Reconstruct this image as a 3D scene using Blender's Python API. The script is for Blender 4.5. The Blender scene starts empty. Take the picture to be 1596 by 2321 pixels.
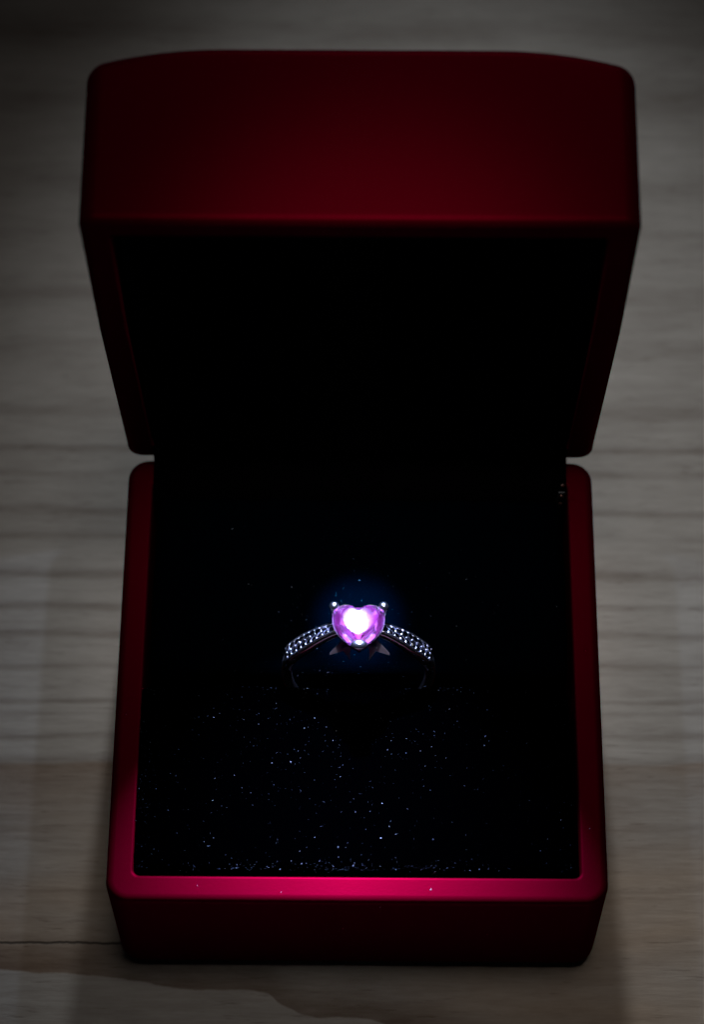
import bpy, bmesh, math, random
from mathutils import Vector, Matrix, noise
R = math.radians
C = bpy.context.scene.collection
sc = bpy.context.scene
sc.unit_settings.scale_length = 0.01          # one unit is one centimetre

# ------------------------------------------------------------ dimensions (cm)
W, D, H = 6.0, 6.0, 2.333                      # base of the box
ZB = -.13                                      # level of the table
HL, AL = 2.275, 1.497                           # lid height and opening angle
LEAN = R(12)                                   # the ring leans back in its slot
UP = Vector((0, math.sin(LEAN), math.cos(LEAN)))
BK = Vector((0, math.cos(LEAN), -math.sin(LEAN)))
RO = Vector((0.0, 2.92, 2.30))                 # where the ring enters the cushion

# ------------------------------------------------------------ camera
CAMP = Vector((0.11349, -9.86977, 30.98504))
yaw, pit, rol = 0.01406, 1.08557, -0.00656
cy, sy = math.cos(yaw), math.sin(yaw)
fw = Vector((-sy * math.cos(pit), cy * math.cos(pit), -math.sin(pit)))
r0 = Vector((cy, sy, 0)); u0 = r0.cross(fw)
rt = math.cos(rol) * r0 + math.sin(rol) * u0
upv = -math.sin(rol) * r0 + math.cos(rol) * u0
cd = bpy.data.cameras.new('camera'); cam = bpy.data.objects.new('camera', cd); C.objects.link(cam)
m = Matrix.Identity(4)
for i, v in enumerate((rt, upv, -fw)):
    for k in range(3): m[k][i] = v[k]
for k in range(3): m[k][3] = CAMP[k]
cam.matrix_world = m
cd.sensor_fit = 'VERTICAL'; cd.sensor_height = 36; cd.sensor_width = 36 * 705 / 1024
cd.lens = 5726.7 / 2321 * 36
cd.clip_start = .5; cd.clip_end = 500
cd.dof.use_dof = True
cd.dof.focus_distance = (RO + UP * 1.0 - CAMP).dot(fw) + .25
APR = .25
cd.dof.aperture_fstop = cd.lens * 1e-3 / (2 * APR)
sc.camera = cam

# ------------------------------------------------------------ world and lamps
w = bpy.data.worlds.new('World'); sc.world = w; w.use_nodes = True
w.node_tree.nodes['Background'].inputs[0].default_value = (.55, .6, .7, 1)
w.node_tree.nodes['Background'].inputs[1].default_value = .004
sc.view_settings.view_transform = 'Standard'; sc.view_settings.look = 'None'
sc.view_settings.exposure = 0; sc.view_settings.gamma = 1

def lamp(name, kind, loc, target, power, col, **kw):
    l = bpy.data.lights.new(name, kind); l.energy = power; l.color = col
    for k, v in kw.items(): setattr(l, k, v)
    o = bpy.data.objects.new(name, l); C.objects.link(o); o.location = loc
    o.rotation_euler = (Vector(target) - Vector(loc)).to_track_quat('-Z', 'Y').to_euler()
    return o
# soft overhead room lamp a little behind the box; its pool of light fades towards the corners
lamp('room_spot', 'SPOT', (3.0, 5.0, 46), (1.3, 5.0, 0), 19000, (1, .95, .90),
     spot_size=R(25.5), spot_blend=1.0, shadow_soft_size=8.0)
# cool light from behind: the open lid throws its shadow over the table in front of the box
lamp('cool_back_light', 'SPOT', (.6, 58, 40), (1.3, 6.2, 0), 56000, (.90, .96, 1),
     spot_size=R(15), spot_blend=1.0, shadow_soft_size=.9)
# added narrow overhead spot, brightens the lid towards its front edge
lamp('added_lid_spot', 'SPOT', (.4, 4.0, 34), (.15, 4.7, 6.0), 19000, (1, .90, .86),
     spot_size=R(12.5), spot_blend=1.0, shadow_soft_size=.9)
# the light in the lid: mirrored in the table of the stone
GEM = RO + UP * 1.17
GN = Vector((0, math.sin(R(5.0)), math.cos(R(5.0)))); GB = Vector((0, math.cos(R(5.0)), -math.sin(R(5.0))))
AIM = GEM + GN * .105 - GB * .065 + Vector((-.03, 0, 0))     # middle of the reflection on the stone
vdir = (CAMP - AIM).normalized()
refl = (2 * GN.dot(vdir) * GN - vdir).normalized()
LEDP = AIM + refl * ((7.72 - AIM.z) / refl.z)
lamp('lid_light', 'AREA', LEDP + Vector((0, -.012, -.02)), (-.15, .0, 2.35), 1000, (.42, .54, 1),
     shape='DISK', size=.20, spread=R(45))


# added blue spot beside the lid light, makes the halo round the stone
lamp('added_halo_spot', 'SPOT', LEDP + Vector((0, -.02, -.04)), (0, 3.72, 2.3), 42000, (.04, .46, 1),
     spot_size=R(13), spot_blend=1.0, shadow_soft_size=.12)

# ------------------------------------------------------------ helpers
def mat(name):
    mt = bpy.data.materials.new(name); mt.use_nodes = True
    nt = mt.node_tree; return mt, nt, nt.nodes['Principled BSDF']
def N(nt, t, **kw):
    n = nt.nodes.new(t)
    for k, v in kw.items(): setattr(n, k, v)
    return n
def L(nt, a, b): nt.links.new(a, b)
def obj(name, bm, m, parent=None, smooth=True, sharp=None, wn=False):
    me = bpy.data.meshes.new(name)
    bmesh.ops.recalc_face_normals(bm, faces=bm.faces)
    bm.to_mesh(me); bm.free(); me.materials.append(m)
    if smooth:
        for p in me.polygons: p.use_smooth = True
    if sharp: me.set_sharp_from_angle(angle=R(sharp))
    o = bpy.data.objects.new(name, me); C.objects.link(o)
    if parent:
        o.parent = parent
        p = parent; off = Vector()
        while p: off += p.location; p = p.parent
        o.location = -off
    if wn:
        md = o.modifiers.new('wn', 'WEIGHTED_NORMAL'); md.keep_sharp = True
    return o
NS = 16
def rounded_loop(hw, y0, y1, r, z, nc=8):
    ns = NS
    hd = (y1 - y0) / 2; cyy = (y0 + y1) / 2; r = min(r, hw * .999, hd * .999); pts = []
    cs = [(hw - r, hd - r, 0), (-hw + r, hd - r, 90), (-hw + r, -hd + r, 180), (hw - r, -hd + r, 270)]
    for i, (cx, cz, a) in enumerate(cs):
        for k in range(nc + 1):
            t = R(a + 90 * k / nc)
            pts.append(Vector((cx + r * math.cos(t), cyy + cz + r * math.sin(t), z)))
        nx = cs[(i + 1) % 4]; t = R(a + 90)
        p, q = pts[-1], Vector((nx[0] + r * math.cos(t), cyy + nx[1] + r * math.sin(t), z))
        for k in range(1, ns): pts.append(p.lerp(q, k / ns))
    return pts
def loft(rings, close0=None, close1=None, fn=None):
    bm = bmesh.new(); vs = []
    for rg in rings: vs.append([bm.verts.new(fn(p) if fn else p) for p in rg])
    for a, b in zip(vs, vs[1:]):
        n = len(a)
        for i in range(n): bm.faces.new((a[i], a[(i + 1) % n], b[(i + 1) % n], b[i]))
    for cl, row in ((close0, vs[0]), (close1, vs[-1])):
        if cl is not None:
            c = bm.verts.new(fn(Vector(cl)) if fn else cl); n = len(row)
            for i in range(n): bm.faces.new((row[i], row[(i + 1) % n], c))
    return bm
def shell(profile, y0, y1, hw, rr, c0, c1, fn=None):
    rings = []
    for ins, z, r in profile:
        rings.append(rounded_loop(hw - ins, y0 + ins, y1 - ins, r, z))
    def cap(rg, z):
        c = Vector((0, (y0 + y1) / 2, z)); out = []
        for s in (.85, .65, .45, .25, .1): out.append([c + (p - Vector((0, 0, p.z - z)) - c) * s for p in rg])
        return out
    if c0 is not None: rings = cap(rings[0], c0)[::-1] + rings
    if c1 is not None: rings = rings + cap(rings[-1], c1)
    ctr = lambda z: Vector((0, (y0 + y1) / 2, z))
    return loft(rings, ctr(c0) if c0 is not None else None, ctr(c1) if c1 is not None else None, fn)
def rbox(hx, hy, hz, r, c, n=(20, 20, 8), fn=None):
    bm = bmesh.new(); hs = (hx, hy, hz)
    seen = {}
    def V(p):
        key = tuple(round(t, 5) for t in p)
        if key not in seen:
            q = Vector(p); inn = Vector([max(-h + r, min(h - r, t)) for t, h in zip(q, hs)])
            d = q - inn
            q = inn + d.normalized() * r if d.length > 1e-9 else q
            q = q + Vector(c); q = fn(q) if fn else q
            seen[key] = bm.verts.new(q)
        return seen[key]
    def grid(h, k):
        a = [-h + r * t / 4 for t in range(5)]; b = [h - r * t / 4 for t in range(4, -1, -1)]
        mid = [a[-1] + (b[0] - a[-1]) * t / k for t in range(1, k)]
        return a + mid + b
    G = [grid(h, k) for h, k in zip(hs, n)]
    for ax in range(3):
        u, v = (ax + 1) % 3, (ax + 2) % 3
        for s in (-1, 1):
            for i in range(len(G[u]) - 1):
                for j in range(len(G[v]) - 1):
                    q = []
                    for a, b in ((i, j), (i + 1, j), (i + 1, j + 1), (i, j + 1)):
                        p = [0, 0, 0]; p[ax] = s * hs[ax]; p[u] = G[u][a]; p[v] = G[v][b]; q.append(V(p))
                    if len(set(q)) == 4: bm.faces.new(q if s > 0 else q[::-1])
    return bm
def tube(bm, pts, rad, seg=10, cap=True):
    rows = []
    for i, p in enumerate(pts):
        t = (Vector(pts[min(i + 1, len(pts) - 1)]) - Vector(pts[max(i - 1, 0)])).normalized()
        a = t.orthogonal().normalized(); b = t.cross(a)
        rr = rad[i] if isinstance(rad, (list, tuple)) else rad
        rows.append([bm.verts.new(Vector(p) + (a * math.cos(k * 2 * math.pi / seg) + b * math.sin(k * 2 * math.pi / seg)) * rr) for k in range(seg)])
    for x, y in zip(rows, rows[1:]):
        for k in range(seg): bm.faces.new((x[k], x[(k + 1) % seg], y[(k + 1) % seg], y[k]))
    if cap: bm.faces.new(rows[0][::-1]); bm.faces.new(rows[-1])
    return bm
def ball(bm, c, r, sq=(1, 1, 1), u=18, v=12):
    res = bmesh.ops.create_uvsphere(bm, u_segments=u, v_segments=v, radius=r)
    for q in res['verts']: q.co = Vector([a * s for a, s in zip(q.co, sq)]) + Vector(c)
    return bm

# ------------------------------------------------------------ materials
def red_mat():
    mt, nt, b = mat('red lacquer'); nt.nodes.remove(b); out = nt.nodes['Material Output']
    df = N(nt, 'ShaderNodeBsdfDiffuse'); gl = N(nt, 'ShaderNodeBsdfGlossy'); ad = N(nt, 'ShaderNodeMixShader')
    df.inputs['Color'].default_value = (.034, .00004, .0018, 1); gl.inputs['Color'].default_value = (.16, .0002, .010, 1)
    ad.inputs[0].default_value = .14
    tc = N(nt, 'ShaderNodeTexCoord')
    n1 = N(nt, 'ShaderNodeTexNoise'); n1.inputs['Scale'].default_value = 55; n1.inputs['Detail'].default_value = 6
    mp = N(nt, 'ShaderNodeMapping'); mp.inputs['Scale'].default_value = (.35, 1, 1)
    L(nt, tc.outputs['Object'], mp.inputs[0]); L(nt, mp.outputs[0], n1.inputs['Vector'])
    bp = N(nt, 'ShaderNodeBump'); bp.inputs['Strength'].default_value = .12; bp.inputs['Distance'].default_value = .01
    L(nt, n1.outputs[0], bp.inputs['Height']); L(nt, bp.outputs[0], gl.inputs['Normal']); L(nt, bp.outputs[0], df.inputs['Normal'])
    n2 = N(nt, 'ShaderNodeTexNoise'); n2.inputs['Scale'].default_value = 2.2; n2.inputs['Detail'].default_value = 5
    L(nt, mp.outputs[0], n2.inputs['Vector'])
    mr = N(nt, 'ShaderNodeMapRange'); mr.inputs[3].default_value = .42; mr.inputs[4].default_value = .58
    L(nt, n2.outputs[0], mr.inputs[0]); L(nt, mr.outputs[0], gl.inputs['Roughness'])
    L(nt, df.outputs[0], ad.inputs[1]); L(nt, gl.outputs[0], ad.inputs[2]); L(nt, ad.outputs[0], out.inputs[0])
    return mt
def velvet_mat(name, col):
    mt, nt, b = mat(name)
    b.inputs['Base Color'].default_value = (*col, 1); b.inputs['Roughness'].default_value = 1
    b.inputs['Specular IOR Level'].default_value = 0
    tc = N(nt, 'ShaderNodeTexCoord')
    n1 = N(nt, 'ShaderNodeTexNoise'); n1.inputs['Scale'].default_value = 90; n1.inputs['Detail'].default_value = 4
    L(nt, tc.outputs['Object'], n1.inputs['Vector'])
    bp = N(nt, 'ShaderNodeBump'); bp.inputs['Strength'].default_value = .8; bp.inputs['Distance'].default_value = .02
    L(nt, n1.outputs[0], bp.inputs['Height']); L(nt, bp.outputs[0], b.inputs['Normal'])
    return mt
def silver_mat():
    mt, nt, b = mat('polished white metal')
    b.inputs['Base Color'].default_value = (.80, .82, .86, 1); b.inputs['Metallic'].default_value = 1
    b.inputs['Roughness'].default_value = .2
    return mt
def crown_mat(name, tint, ior=1.76):
    """clear cut crown: sees straight through to the back facets, mirrors by its Fresnel share"""
    mt, nt, b = mat(name); nt.nodes.remove(b); out = nt.nodes['Material Output']
    tr = N(nt, 'ShaderNodeBsdfTransparent'); tr.inputs[0].default_value = (*tint, 1)
    gl = N(nt, 'ShaderNodeBsdfGlossy'); gl.inputs['Roughness'].default_value = .02
    fr = N(nt, 'ShaderNodeFresnel'); fr.inputs[0].default_value = ior; mx = N(nt, 'ShaderNodeMixShader')
    L(nt, fr.outputs[0], mx.inputs[0]); L(nt, tr.outputs[0], mx.inputs[1]); L(nt, gl.outputs[0], mx.inputs[2]); L(nt, mx.outputs[0], out.inputs[0])
    return mt
def pavilion_mat(name, col, rough):
    mt, nt, b = mat(name)
    b.inputs['Base Color'].default_value = (*col, 1); b.inputs['Metallic'].default_value = .55; b.inputs['Roughness'].default_value = rough
    return mt
RED = red_mat()
VEL = velvet_mat('black velvet', (.000012, .00002, .00005))
VELB = velvet_mat('halo-tinted velvet', (.00003, .0004, .0009))  # black velvet with some of the blue glow put into its colour
LIN = velvet_mat('black lid lining', (.0005, .0004, .0005))
SIL = silver_mat()
SAT, _, _b = mat('lilac-tinted white metal'); _b.inputs['Base Color'].default_value = (.40, .38, .60, 1); _b.inputs['Metallic'].default_value = .35; _b.inputs['Roughness'].default_value = .35  # white metal, lilac base carries the light thrown back by the stone
PINK = crown_mat('pink stone crown', (.98, .78, .95))
PINKB = pavilion_mat('pink stone back facets', (.42, .15, .37), .28)
CLR = crown_mat('clear stone crown', (.96, .95, 1))
CLRB = pavilion_mat('clear stone back facets', (.85, .83, 1.0), .42)
BLK, _, _b = mat('black plastic'); _b.inputs['Base Color'].default_value = (.01, .01, .01, 1); _b.inputs['Roughness'].default_value = .5
BRASS, _, _b = mat('dark brass'); _b.inputs['Base Color'].default_value = (.32, .17, .14, 1); _b.inputs['Metallic'].default_value = 1; _b.inputs['Roughness'].default_value = .4
GLOW, _nt, _b = mat('lit lens'); _b.inputs['Emission Color'].default_value = (.6, .75, 1, 1); _b.inputs['Emission Strength'].default_value = 550

def wood_mat():
    mt, nt, b = mat('pale wood')
    b.inputs['Roughness'].default_value = .55; b.inputs['Specular IOR Level'].default_value = .25
    tc = N(nt, 'ShaderNodeTexCoord'); sep = N(nt, 'ShaderNodeSeparateXYZ'); L(nt, tc.outputs['Object'], sep.inputs[0])
    def noise_(scale, sx, sy, det=4, rough=.55, off=0):
        mp = N(nt, 'ShaderNodeMapping'); mp.inputs['Scale'].default_value = (sx, sy, 1); mp.inputs['Location'].default_value = (off, off * 1.7, off)
        L(nt, tc.outputs['Object'], mp.inputs[0]); n = N(nt, 'ShaderNodeTexNoise')
        n.inputs['Scale'].default_value = scale; n.inputs['Detail'].default_value = det; n.inputs['Roughness'].default_value = rough
        L(nt, mp.outputs[0], n.inputs['Vector']); return n.outputs[0]
    def math_(op, a, b_=None, c=None):
        n = N(nt, 'ShaderNodeMath', operation=op)
        for i, v in enumerate((a, b_, c)):
            if v is None: continue
            if isinstance(v, (int, float)): n.inputs[i].default_value = v
            else: L(nt, v, n.inputs[i])
        return n.outputs[0]
    X, Y = sep.outputs[0], sep.outputs[1]
    wob = math_('MULTIPLY', math_('SUBTRACT', noise_(.16, 1, .8, 2, .5, 3.1), .5), .45)
    wob2 = math_('MULTIPLY', math_('SUBTRACT', noise_(1.1, .5, 1.6, 3, .55, 7.3), .5), .14)
    yy = math_('ADD', Y, math_('ADD', wob, wob2))
    # dark late-wood lines across the board, positions in cm from the front of the box
    lines = [(2.86, .10, .50), (3.19, .07, .55), (3.52, .05, .3), (3.70, .06, .5), (4.22, .08, .45), (4.68, .09, .6), (5.10, .08, .5),
             (5.55, .10, .6), (6.15, .08, .35), (6.55, .10, .5), (7.15, .09, .4), (7.55, .09, .5), (8.15, .18, .45), (9.2, .2, .28),
             (10.1, .25, .42), (11.2, .25, .3), (12.1, .3, .5), (13.6, .35, .3), (14.9, .4, .4), (16.8, .4, .4), (19, .5, .4), (22, .5, .4),
             (1.9, .07, .22), (1.05, .05, .2), (-1.6, .1, .3), (-2.7, .1, .3)]
    acc = None
    for p, wd, s in lines:
        d = math_('DIVIDE', math_('SUBTRACT', yy, p), wd * .7)
        # sharp on the near side, fading on the far side, like a growth ring
        g = math_('MULTIPLY', math_('EXPONENT', math_('MULTIPLY', math_('MULTIPLY', d, d), -1.0)), s)
        acc = g if acc is None else math_('ADD', acc, g)
    # lines come and go along their length
    mod = N(nt, 'ShaderNodeMapRange'); mod.inputs[1].default_value = .3; mod.inputs[2].default_value = .7; mod.inputs[3].default_value = .2; mod.inputs[4].default_value = .95
    L(nt, noise_(.45, .6, 2.2, 3, .5, 11), mod.inputs[0])
    acc = math_('MULTIPLY', acc, mod.outputs[0])
    fine = math_('MULTIPLY', math_('SUBTRACT', noise_(3.8, .34, 3.0, 12, .76, 1.3), .5), 1.0)
    pore = N(nt, 'ShaderNodeMapRange'); pore.inputs[1].default_value = .62; pore.inputs[2].default_value = .74; pore.inputs[4].default_value = .36
    L(nt, noise_(13, .16, 1.5, 3, .6, 4.4), pore.inputs[0]); fine = math_('ADD', fine, pore.outputs[0])
    blot = math_('MULTIPLY', math_('SUBTRACT', noise_(.55, .5, 1.5, 5, .6, 5.5), .5), .8)
    # front figure: a paler patch with a wandering edge
    fc = N(nt, 'ShaderNodeFloatCurve'); cv = fc.mapping.curves[0]
    fx = math_('DIVIDE', math_('ADD', X, 8.0), 16.0)
    pts = [(-8, .05), (-4.52, -.07), (-2.84, -.2), (-2.2, -.31), (-1.22, -.33), (-.95, -.5), (-.5, -.66), (.0, -.66), (.51, -.79), (2, -1.3), (8, -2.6)]
    cv.points[0].location = ((pts[0][0] + 8) / 16, (pts[0][1] + 3) / 4); cv.points[1].location = (1, (pts[-1][1] + 3) / 4)
    for x, y in pts[1:-1]: cv.points.new((x + 8) / 16, (y + 3) / 4)
    fc.mapping.update(); L(nt, fx, fc.inputs[1])
    edge = math_('SUBTRACT', math_('MULTIPLY', fc.outputs[0], 4.0), 3.0)
    edge = math_('ADD', edge, math_('MULTIPLY', math_('SUBTRACT', noise_(2.2, 1, 1, 4, .6, 2), .5), .09))
    dE = math_('SUBTRACT', edge, Y)
    pale = N(nt, 'ShaderNodeMapRange'); pale.interpolation_type = 'SMOOTHSTEP'
    pale.inputs[1].default_value = -.012; pale.inputs[2].default_value = .02; L(nt, dE, pale.inputs[0])
    shade = N(nt, 'ShaderNodeMapRange'); shade.interpolation_type = 'SMOOTHSTEP'   # brown that deepens up to the edge
    shade.inputs[1].default_value = -.75; shade.inputs[2].default_value = 0; L(nt, dE, shade.inputs[0])
    brown = math_('MULTIPLY', shade.outputs[0], math_('SUBTRACT', 1.0, pale.outputs[0]))
    # the board nearer than the first dark line is browner
    near = N(nt, 'ShaderNodeMapRange'); near.interpolation_type = 'SMOOTHSTEP'
    near.inputs[1].default_value = 2.86; near.inputs[2].default_value = 2.78; L(nt, yy, near.inputs[0])
    nearf = N(nt, 'ShaderNodeMapRange'); nearf.inputs[1].default_value = 1.0; nearf.inputs[2].default_value = 2.8; nearf.inputs[3].default_value = .25
    L(nt, yy, nearf.inputs[0])
    nb = math_('MULTIPLY', near.outputs[0], nearf.outputs[0])
    dark = math_('ADD', math_('ADD', acc, math_('MULTIPLY', brown, .62)), math_('ADD', fine, blot))
    dark = math_('ADD', dark, math_('MULTIPLY', nb, .45))
    dark = math_('ADD', dark, .22)
    rp = N(nt, 'ShaderNodeValToRGB'); L(nt, dark, rp.inputs[0])
    rp.color_ramp.elements[0].position = 0; rp.color_ramp.elements[0].color = (.50, .465, .43, 1)
    rp.color_ramp.elements[1].position = 1.0; rp.color_ramp.elements[1].color = (.18, .14, .115, 1)
    e = rp.color_ramp.elements.new(.45); e.color = (.35, .315, .285, 1)
    # hairline split running in from the left
    cw = math_('MULTIPLY', math_('SUBTRACT', noise_(2.0, 1, .2, 4, .65, 9), .5), .10)
    dc = math_('ABSOLUTE', math_('SUBTRACT', math_('ADD', Y, cw), .285))
    cm = N(nt, 'ShaderNodeMapRange'); cm.interpolation_type = 'SMOOTHSTEP'; cm.inputs[1].default_value = .022; cm.inputs[2].default_value = .006
    L(nt, dc, cm.inputs[0])
    fade = N(nt, 'ShaderNodeMapRange'); fade.inputs[1].default_value = 0; fade.inputs[2].default_value = -1.5; L(nt, X, fade.inputs[0])
    ck = math_('MULTIPLY', math_('MULTIPLY', cm.outputs[0], fade.outputs[0]), .85)
    wm = N(nt, 'ShaderNodeMix', data_type='RGBA', blend_type='MULTIPLY'); wm.inputs['B'].default_value = (1.0, .84, .70, 1)
    wf = math_('MULTIPLY', near.outputs[0], math_('SUBTRACT', 1.0, pale.outputs[0]))
    wn_ = N(nt, 'ShaderNodeMapRange'); wn_.inputs[1].default_value = .35; wn_.inputs[2].default_value = .65; wn_.inputs[3].default_value = .15; wn_.inputs[4].default_value = 1.0
    L(nt, noise_(.5, .5, 1.4, 3, .5, 8.8), wn_.inputs[0])
    L(nt, math_('MULTIPLY', wf, wn_.outputs[0]), wm.inputs['Factor']); L(nt, rp.outputs[0], wm.inputs['A'])
    mx = N(nt, 'ShaderNodeMix', data_type='RGBA'); L(nt, ck, mx.inputs['Factor']); L(nt, wm.outputs['Result'], mx.inputs['A'])
    mx.inputs['B'].default_value = (.02, .016, .013, 1)
    L(nt, mx.outputs['Result'], b.inputs['Base Color'])
    bp = N(nt, 'ShaderNodeBump'); bp.inputs['Strength'].default_value = .55; bp.inputs['Distance'].default_value = .03
    hgt = math_('MULTIPLY', math_('ADD', math_('ADD', fine, acc), math_('MULTIPLY', ck, 2.0)), -1.0)
    L(nt, hgt, bp.inputs['Height']); L(nt, bp.outputs[0], b.inputs['Normal'])
    return mt

# ------------------------------------------------------------ table top
t = rbox(45, 35, .9, .12, (0, 12, -.9 + ZB), n=(24, 24, 2))
top = obj('tabletop', t, wood_mat(), wn=True)
top['kind'] = 'structure'; top['label'] = 'pale wooden tabletop with straight dark grain lines under the red box'

# ------------------------------------------------------------ ring box
def empty(name, loc, label, cat):
    o = bpy.data.objects.new(name, None); C.objects.link(o); o.location = loc; o.empty_display_size = .5
    o['label'] = label; o['category'] = cat; return o
box = empty('ring_box', (0, 3, 0), 'open red lacquered ring box with black velvet inside, standing on the wooden table', 'ring box')
TH = .325
def fil(i0, z0, r, a0, a1, n=6):
    """quarter fillet as (inset, z) about the centre i0, z0"""
    return [(i0 + r * math.cos(R(a0 + (a1 - a0) * k / n)), z0 + r * math.sin(R(a0 + (a1 - a0) * k / n))) for k in range(n + 1)]
def base_bm():
    P = []
    for i, z in fil(.27, ZB + .27, .27, 270, 180, 8): P.append((i, z, max(.27 - i, .05)))
    P.append((.0, .3, .27)); P.append((0, H - .14, .27))
    for i, z in fil(.09, H - .09, .09, 180, 90, 6): P.append((i, z, max(.27 - i, .06)))
    P.append((.10, H, .17)); P.append((TH - .04, H, .10))
    for i, z in fil(TH - .03, H - .03, .03, 90, 0, 4): P.append((i, z, .09))
    P.append((TH, H - .1, .09)); P.append((TH, .35, .09)); P.append((TH + .03, .32, .09))
    return shell(P, 0, D, W / 2, .27, ZB, .32)
b = obj('base', base_bm(), RED, box, wn=True)

ld = Vector((0, -math.cos(AL), math.sin(AL))); ln = Vector((0, math.sin(AL), math.cos(AL)))
HG = Vector((0, D, H + .03))
def lid_fn(p):
    """closed-lid coordinates (x, distance from the hinge, height) to the open lid"""
    x, s, q = p
    if q > .3:
        a = max(0, (abs(x) - 1.4) / 1.6)
        q = q - .25 * (a ** 2.2) * min(1, (q - .3) / (HL - .6))
    x *= 1 + .018 * min(1, max(0, s - .4) / 3)
    return HG + Vector((x, 0, 0)) + ld * s * 1.01 + ln * q
def lid_bm():
    global NS
    NS = 44
    P = [(TH + .03, HL - .32, .09), (TH, HL - .36, .09), (TH, .1, .09)]
    for i, z in fil(TH - .03, .03, .03, 0, -90, 4): P.append((i, z, .09))
    P.append((TH - .04, 0, .10)); P.append((.10, 0, .17))
    for i, z in fil(.09, .09, .09, 270, 180, 6): P.append((i, z, max(.20 - i, .06)))
    P.append((0, .14, .20))
    for k in range(1, 7): P.append((0, .14 + (HL - .4) * k / 6.5, .20))
    for i, z in fil(.16, HL - .16, .16, 180, 90, 7): P.append((i, z, max(.20 - i, .1)))
    return shell(P, 0, D, W / 2, .27, HL - .32, HL, lid_fn)
lid = obj('lid', lid_bm(), RED, box, wn=True)
NS = 16
# lining of the lid: a thin black cup inside the red shell
def lining_bm():
    P = [(TH + .004, .09, .09), (TH + .004, HL - .345, .09), (TH + .05, HL - .345, .06)]
    Q = [(TH + .05, HL - .40, .06), (TH + .05, .09, .06)]
    def rg(i, z, r): return rounded_loop(W / 2 - i, i, D - i, r, z)
    def f(p):
        return HG + Vector((p.x, 0, 0)) + ld * p.y + ln * (p.z - (.25 * (max(0, (abs(p.x) - 1.4) / 1.6) ** 2.2) if p.z > HL - 1 else 0))
    rings = [rg(*P[0]), rg(*P[1])]
    outer = [Vector((p.x * s, 3 + (p.y - 3) * s, HL - .345)) for s in (1,) for p in rings[-1]]
    cap = [[Vector((p.x * s, 3 + (p.y - 3) * s, HL - .41)) for p in rg(TH + .05, 0, .06)] for s in (1, .85, .65, .4, .15)]
    rings = [rings[0], rings[1]]
    inner = [rg(TH + .05, .09, .06)] + cap
    return loft([rings[1], rings[0]] + inner, None, Vector((0, 3, HL - .41)), f)
obj('lid_lining', lining_bm(), LIN, lid)
# lamp in the roof of the lid
def disc_cyl(c, axis, r, h0, h1, seg=32, dome=0):
    bm = bmesh.new(); ax = Vector(axis).normalized(); a = ax.orthogonal().normalized(); b_ = ax.cross(a)
    prof = [(r, h0), (r, h1 - .02), (r - .02, h1)] if not dome else [(r, h0), (r * .98, h0 + dome * .4), (r * .8, h0 + dome * .8), (r * .4, h0 + dome)]
    rows = [[bm.verts.new(Vector(c) + ax * h + (a * math.cos(2 * math.pi * k / seg) + b_ * math.sin(2 * math.pi * k / seg)) * rr) for k in range(seg)] for rr, h in prof]
    for x, y in zip(rows, rows[1:]):
        for k in range(seg): bm.faces.new((x[k], x[(k + 1) % seg], y[(k + 1) % seg], y[k]))
    bm.faces.new(rows[0][::-1]); bm.faces.new(rows[-1])
    return bm
ldir = (Vector((-.5, .2, 2.35)) - LEDP).normalized()
hs = obj('lamp_housing', disc_cyl(LEDP, ldir, .28, -.30, -.045), BLK, lid, sharp=30)
obj('lamp_lens', disc_cyl(LEDP, ldir, .12, -.04, 0, dome=.02), GLOW, hs)

# black cloth that carries the hinge: from the cushion over both rims into the lid
def cloth_bm():
    path = [(5.40, H - .30), (5.52, H - .10), (5.64, H + .012), (5.80, H + .022), (5.90, H + .04)]
    path = [Vector((0, y, z)) for y, z in path]
    path += [HG + ld * a + ln * b_ for a, b_ in ((.06, -.06), (.10, -.035), (.2, -.015), (.32, -.012), (.36, .06), (.38, .3))]
    bm = bmesh.new(); rows = []
    for k, p in enumerate(path):
        row = []
        for i in range(49):
            x = -2.665 + 5.33 * i / 48
            q = p + Vector((x, 0, 0)); q += noise.noise_vector(q * 3) * .008
            row.append(q)
        rows.append(row)
    def nrm(k):
        a, b_ = path[max(0, k - 1)], path[min(len(path) - 1, k + 1)]; t_ = (b_ - a).normalized(); return Vector((0, -t_.z, t_.y))
    A = [[bm.verts.new(q) for q in r_] for r_ in rows]
    B = [[bm.verts.new(q - nrm(k) * -.012) for q in r_] for k, r_ in enumerate(rows)]
    for k in range(len(path) - 1):
        for i in range(48):
            bm.faces.new((A[k][i], A[k][i + 1], A[k + 1][i + 1], A[k + 1][i])); bm.faces.new((B[k][i], B[k + 1][i], B[k + 1][i + 1], B[k][i + 1]))
        for i in (0, 48): bm.faces.new((A[k][i], A[k + 1][i], B[k + 1][i], B[k][i]))
    for k in (0, len(path) - 1):
        for i in range(48): bm.faces.new((A[k][i], A[k][i + 1], B[k][i + 1], B[k][i]))
    return bm
obj('hinge_cloth', cloth_bm(), LIN, box)
# hinge plate with its rivets at the back right corner
hg = obj('hinge', rbox(.045, .012, .17, .010, (2.585, 5.44, H + .02), n=(1, 1, 3)), BLK, box)
for dy, z in ((0, H - .10), (0, H + .10), (.05, H + .30)):
    obj('rivet', ball(bmesh.new(), (2.585, 5.425 + dy, z), .026, sq=(1, .6, 1.2), u=12, v=8), BRASS, hg)

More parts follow.
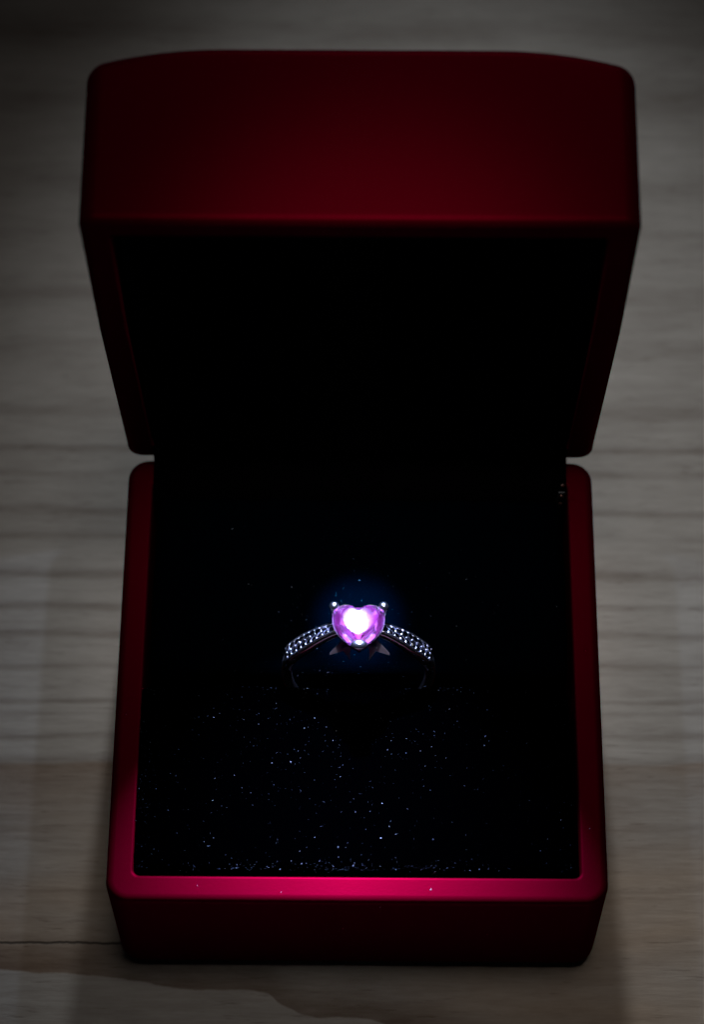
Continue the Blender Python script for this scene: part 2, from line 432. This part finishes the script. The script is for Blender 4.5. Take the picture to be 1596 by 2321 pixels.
# cushions
def fuzz(seed, amp):
    def f(p):
        n = noise.noise_vector(Vector((p.x * 4 + seed, p.y * 4, p.z * 4))) * amp + noise.noise_vector(Vector((p.x * 14 + seed, p.y * 14, p.z * 14))) * amp * .5
        return p + n
    return f
def front_fn(p):
    q = fuzz(3, .012)(p)
    k = max(0, (q.y - 1.6) / 1.3); top_ = max(0, (q.z - 2.0) / .35)
    q.z -= .05 * math.exp(-(q.x / .9) ** 2) * k * top_            # sags where the ring is pressed in
    v = math.exp(-(q.x / .42) ** 2) * max(0, min(1, (q.y - 2.25) / .5)) * top_
    q.z -= .20 * v
    return q
cu = obj('front_cushion', rbox(2.665, 1.23, .93, .16, (-.055, 1.60, 1.44), n=(90, 44, 14), fn=front_fn), VEL, box)
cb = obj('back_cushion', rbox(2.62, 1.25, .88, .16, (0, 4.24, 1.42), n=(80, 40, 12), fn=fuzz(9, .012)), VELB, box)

# lint and glitter caught on the velvet
SPK, nt, b_ = mat('pale lint')
b_.inputs['Roughness'].default_value = .4; b_.inputs['Specular IOR Level'].default_value = .6
gi = N(nt, 'ShaderNodeNewGeometry'); rp = N(nt, 'ShaderNodeValToRGB'); L(nt, gi.outputs['Random Per Island'], rp.inputs[0])
rp.color_ramp.elements[0].color = (.001, .002, .004, 1); rp.color_ramp.elements[0].position = .25
rp.color_ramp.elements[1].color = (.24, .27, .30, 1); rp.color_ramp.elements[1].position = 1
e = rp.color_ramp.elements.new(.8); e.color = (.04, .05, .068, 1)
L(nt, rp.outputs[0], b_.inputs['Base Color'])
rnd = random.Random(11)
def speck(bm, p, s, ln_):
    a = rnd.uniform(0, math.pi); d = Vector((math.cos(a), math.sin(a), rnd.uniform(-.3, .3))); n = Vector((0, 0, 1)); e = d.cross(n).normalized()
    vs = [bm.verts.new(p + q) for q in (d * s * ln_, e * s, -d * s * ln_, -e * s, n * s, -n * s * .6)]
    for i in range(4):
        bm.faces.new((vs[i], vs[(i + 1) % 4], vs[4])); bm.faces.new((vs[(i + 1) % 4], vs[i], vs[5]))
def lint(ob, zone, n, smin, smax):
    me = ob.data; off = ob.location; bm = bmesh.new(); k = 0
    off = Vector((0, 0, 0))
    polys = [p for p in me.polygons if p.normal.z > .15]
    while k < n:
        p = rnd.choice(polys)
        vs = [me.vertices[i].co for i in p.vertices]; u, v = rnd.random(), rnd.random()
        q = vs[0].lerp(vs[1], u).lerp(vs[3].lerp(vs[2], u), v)
        if rnd.random() < zone(q):
            sz = smin + (smax - smin) * rnd.random() ** 3
            speck(bm, q + p.normal * sz * .5 + off, sz, (rnd.choice((1, 1, 1.2, 1.5)) if rnd.random() < .93 else rnd.uniform(2, 4)))
            k += 1
    o = obj('lint', bm, SPK, ob, smooth=False); o['kind'] = 'stuff'
def zf(q):
    r = .24 * math.exp(-((q.x + .55) / 1.15) ** 2) * (.35 + .65 * math.exp(-((q.y - 2.3) / .7) ** 2))
    r += .10 * math.exp(-((q.x - .9) / .6) ** 2) * math.exp(-((q.y - 2.4) / .5) ** 2)
    r += .95 * math.exp(-((q.y - .44) / .06) ** 2) * math.exp(-((q.x + .1) / 1.5) ** 2)
    r += .9 * math.exp(-((q.x + 2.56) / .09) ** 2) * math.exp(-((q.y - 1.6) / .9) ** 2)
    r += .05
    if abs(q.x - .02) < .36 * (q.y - 1.95) / .8: r = 0  # wedge left bare in the shape of the stone's cast shadow
    return r
lint(cu, zf, 1400, .002, .006)
def zb(q): return .03 * (q.y < 5) + .5 * math.exp(-((q.x + .3) / 1.4) ** 2 - ((q.y - 3.5) / .8) ** 2)
lint(cb, zb, 260, .0022, .007)

# ------------------------------------------------------------ ring
ring = empty('ring', RO + UP * -1.05, 'silver ring with a pink heart-shaped stone standing in the slot of the velvet cushion', 'ring')
RC = RO + UP * .14                             # centre of the hoop
def rp_(ang, rad, dy=0):
    """point of the hoop: angle from the top, radius, offset along the finger axis"""
    rad *= .955 - .045 * max(0, math.sin(math.pi * (abs(ang) - .30) / .88) if .30 < abs(ang) < 1.18 else 0)
    if abs(ang) < .30: rad -= .34 * (.5 + .5 * math.cos(math.pi * abs(ang) / .30))
    return RC + Vector((1, 0, 0)) * math.sin(ang) * rad + UP * math.cos(ang) * rad + BK * dy
def band_bm():
    bm = bmesh.new(); rows = []; n = 144
    for k in range(n):
        a = -math.pi + 2 * math.pi * k / n; aa = abs(a)
        wd = .075 + .05 * min(1, max(0, (aa - .25) / .6)) - .08 * min(1, max(0, (aa - 1.18) / .3))
        ro, ri = 1.0, .865
        sec = [(ro - .012, wd - .012), (ro, wd - .03), (ro, -wd + .03), (ro - .012, -wd + .012), (ro - .03, -wd), (ri + .03, -wd), (ri, -wd + .03), (ri, wd - .03), (ri + .03, wd), (ro - .03, wd)]
        rows.append([bm.verts.new(rp_(a, r, y)) for r, y in sec])
    for i in range(n):
        a, b = rows[i], rows[(i + 1) % n]; m_ = len(a)
        for k in range(m_): bm.faces.new((a[k], a[(k + 1) % m_], b[(k + 1) % m_], b[k]))
    return bm
band = obj('band', band_bm(), SIL, ring, sharp=50)
# dark strip under the small stones, stands in for shade in the gaps
def bed_bm(s):
    bm = bmesh.new(); rows = []; n = 30
    for k in range(n + 1):
        a = s * (.31 + .86 * k / n); wd = (.075 + .05 * min(1, max(0, (abs(a) - .25) / .6))) - .032
        if k in (0, n): wd *= .5
        rows.append([bm.verts.new(rp_(a, r, y)) for r, y in ((.99, wd), (1.003, wd), (1.003, -wd), (.99, -wd))])
    for a, b in zip(rows, rows[1:]):
        for k in range(4): bm.faces.new((a[k], a[(k + 1) % 4], b[(k + 1) % 4], b[k]))
    bm.faces.new(rows[0]); bm.faces.new(rows[-1][::-1])
    return bm
DRK, _, _b = mat('dark recess metal'); _b.inputs['Base Color'].default_value = (.015, .016, .02, 1); _b.inputs['Metallic'].default_value = 1; _b.inputs['Roughness'].default_value = .3
for s in (-1, 1): obj('pave_bed', bed_bm(s), DRK, band, sharp=40)
def stone_bm(rad=.045):
    bm = bmesh.new(); n = 8; rows = []
    for r, z, o in ((.55, .55, 0), (.85, .33, .5), (1, .0, 0), (.55, -.5, .5)):
        rows.append([bm.verts.new(Vector((math.cos(2 * math.pi * (k + o) / n) * r * rad, math.sin(2 * math.pi * (k + o) / n) * r * rad, z * rad))) for k in range(n)])
    for (x, y), o in zip(zip(rows, rows[1:]), (0, 1, 0)):
        for k in range(n):
            if o == 0: bm.faces.new((x[k], y[k], x[(k + 1) % n])); bm.faces.new((x[(k + 1) % n], y[k], y[(k + 1) % n]))
            else: bm.faces.new((x[k], y[k], y[(k - 1) % n])); bm.faces.new((x[k], x[(k + 1) % n], y[k]))
    bm.faces.new(rows[0]); bm.faces.new(rows[-1][::-1]); bm.normal_update()
    for f in bm.faces: f.material_index = 1 if f.calc_center_median().z < 0 else 0
    return bm
for s in (-1, 1):                                # rounded rails along both edges of each set shoulder
    for e_ in (-1, 1):
        pts = []
        for k in range(31):
            a = .30 + .87 * k / 30; wd = .075 + .05 * min(1, max(0, (a - .25) / .6))
            pts.append(rp_(s * a, 1.002, e_ * (wd - .018)))
        obj('edge_rail', tube(bmesh.new(), pts, .0155, seg=12), SIL, band)
first = None; fb = None
def place(proto, name, bmf, m, loc, nrm, spin, sc_=1, smooth=False):
    q = Vector(nrm).to_track_quat('Z', 'Y').to_matrix().to_4x4() @ Matrix.Rotation(spin, 4, 'Z') @ Matrix.Scale(sc_, 4)
    if proto is None:
        o = obj(name, bmf(), m, band, smooth=smooth)
        if m is CLR: o.data.materials.append(CLRB)
    else:
        o = proto.copy(); C.objects.link(o); o.parent = band
    off = Vector(band.location) + Vector(ring.location)
    o.matrix_local = Matrix.Translation(Vector(loc) - off) @ q
    return o
def bead_bm(): return ball(bmesh.new(), (0, 0, 0), .0165, u=10, v=8)
for s in (-1, 1):
    for k in range(9):
        a = .37 + k * .093
        wv = .018 + .033 * min(1, k / 3)
        rows_ = ((0.0,) if k == 0 else (-1, 1))
        for row in rows_:
            aa = a + (.022 * row)
            sc_ = .62 if k < 2 else .95
            rad_ = 1.006
            p = rp_(s * aa, rad_, row * wv); n_ = (rp_(s * aa, 2) - rp_(s * aa, 1))
            n_ = n_ + BK * row * .12 + Vector((rnd.uniform(-.1, .1), rnd.uniform(-.1, .1), 0))
            first = place(first, 'pave_stone', stone_bm, CLR, p, n_, rnd.uniform(0, 3), sc_)
        for row in (-1, 0, 1):
            aa = a + .047 + .022 * row
            if row == 0: aa -= .005
            wb = wv + .032
            p = rp_(s * aa, 1.012, row * wb * .95); n_ = rp_(s * aa, 2) - rp_(s * aa, 1)
            fb = place(fb, 'bead', bead_bm, SIL, p, n_, 0, rnd.uniform(.6, 1.15), True)

# heart stone
hc = GEM - GB * .07
RH = [(0, .228), (.035, .258), (.075, .290), (.136, .302), (.205, .290), (.263, .250), (.3015, .190), (.310, .113), (.303, .033),
      (.280, -.047), (.243, -.110), (.1935, -.167), (.139, -.220), (.069, -.274), (0, -.307)]
HT = RH + [(-x, y) for x, y in RH[-2:0:-1]]
NH = len(HT)
def hp(i, s, z, dy=0):
    x, y = HT[int(i) % NH]
    return hc + Vector((1, 0, 0)) * x * s + GB * (y * s + dy) + GN * z
def gem_bm():
    bm = bmesh.new(); lay = []; n = NH // 2
    for s, z, o in ((.62, .105, 0), (.84, .07, 1), (1.0, .0, 0), (1.0, -.02, 0), (.84, -.10, 1), (.62, -.22, 0), (.40, -.36, 1), (.10, -.47, 0)):
        lay.append([bm.verts.new(hp(k * 2 + o, s, z, .01 if s < .7 else 0)) for k in range(n)])
    for idx, (x, y) in enumerate(zip(lay, lay[1:])):
        for k in range(n):
            if idx == 2: fs = [bm.faces.new((x[k], x[(k + 1) % n], y[(k + 1) % n], y[k]))]
            elif idx in (0, 3, 5): fs = [bm.faces.new((x[k], y[k], x[(k + 1) % n])), bm.faces.new((x[(k + 1) % n], y[k], y[(k + 1) % n]))]
            else: fs = [bm.faces.new((x[k], y[(k + 1) % n], y[k])), bm.faces.new((x[k], x[(k + 1) % n], y[(k + 1) % n]))]
            for f in fs: f.material_index = 1 if idx > 2 else 0
    for row, amp in ((lay[4], .028), (lay[5], .034), (lay[6], .03), (lay[7], .02)):
        for v in row: v.co += Vector((rnd.uniform(-amp, amp), rnd.uniform(-amp, amp), rnd.uniform(-amp, amp)))
    bm.faces.new(lay[0]); f = bm.faces.new(lay[-1][::-1]); f.material_index = 1
    return bm
gem = obj('heart_stone', gem_bm(), PINK, ring, smooth=False); gem.data.materials.append(PINKB)
# claws: two round heads at the lobes, one cupped at the point
for sx in (-1, 1):
    bm = bmesh.new()
    tp = hc + Vector((sx * .298 + .004, 0, 0)) + GB * .232 + GN * .07
    ball(bm, tp, .064)
    tube(bm, [tp, tp - UP * .12 + Vector((sx * .012, 0, 0)), tp - UP * .3 - Vector((sx * .06, 0, 0)) - BK * .05], [.03, .028, .03])
    obj('claw', bm, SIL, ring)
bm = bmesh.new()
tp = hc + GB * -.275 + GN * .03 + Vector((.01, 0, 0))
ball(bm, tp, .095, sq=(1.12, .72, .70), u=24, v=16)
tube(bm, [tp - UP * .02, tp - UP * .14 + BK * .03, tp - UP * .3 + BK * .16], [.05, .035, .03])
obj('claw', bm, SIL, ring)
# collar under the stone and the blades of the gallery
bm = bmesh.new()
def hring(s, z): return [hp(i, s, z) for i in range(NH)]
rr = [hring(1.03, -.015), hring(1.03, -.06), hring(.93, -.075), hring(.93, -.03)]
bm = loft(rr + [rr[0]])
bmesh.ops.remove_doubles(bm, verts=bm.verts, dist=1e-6)
obj('collar', bm, SIL, ring, sharp=40)
def blade(pts, th=.018):
    bm = bmesh.new(); f = [bm.verts.new(p - BK * th) for p in pts]; g = [bm.verts.new(p + BK * th) for p in pts]
    bm.faces.new(f); bm.faces.new(g[::-1]); n = len(pts)
    for k in range(n): bm.faces.new((f[k], g[k], g[(k + 1) % n], f[(k + 1) % n]))
    return obj('gallery_blade', bm, SAT, ring, smooth=False)
def q(x, h, y=-.05): return RO + Vector((x, 0, 0)) + UP * h + BK * y
for sx in (-1, 1):
    o_ = .015
    blade([q(sx * .20 + o_, .88), q(sx * .365 + o_, .63, -.09), q(sx * .20 + o_, .71, -.09), q(sx * .13 + o_, .78)])
    blade([q(sx * .22 + o_, .80, -.12), q(sx * .112 + o_, .60, -.15), q(sx * .12 + o_, .70, -.13), q(sx * .10 + o_, .84, -.10)])

# a few grains of dust on the lacquer
DST, _, _b = mat('dust'); _b.inputs['Base Color'].default_value = (.30, .16, .17, 1); _b.inputs['Roughness'].default_value = 1
bm = bmesh.new()
for p, sz in (((.88, .17, H + .003), .011), ((.28, -.004, H - .14), .008), ((-.17, -.004, H - .95), .006), ((2.80, .95, H + .004), .008), ((-1.9, .2, H + .004), .005),
              ((1.6, -.004, 1.2), .005), ((-2.86, 2.4, H + .004), .006), ((2.83, 3.3, H + .004), .005), ((-.9, .12, H + .004), .005)):
    speck(bm, Vector(p), sz, 1.2)
o = obj('dust', bm, DST, b, smooth=False); o['kind'] = 'stuff'
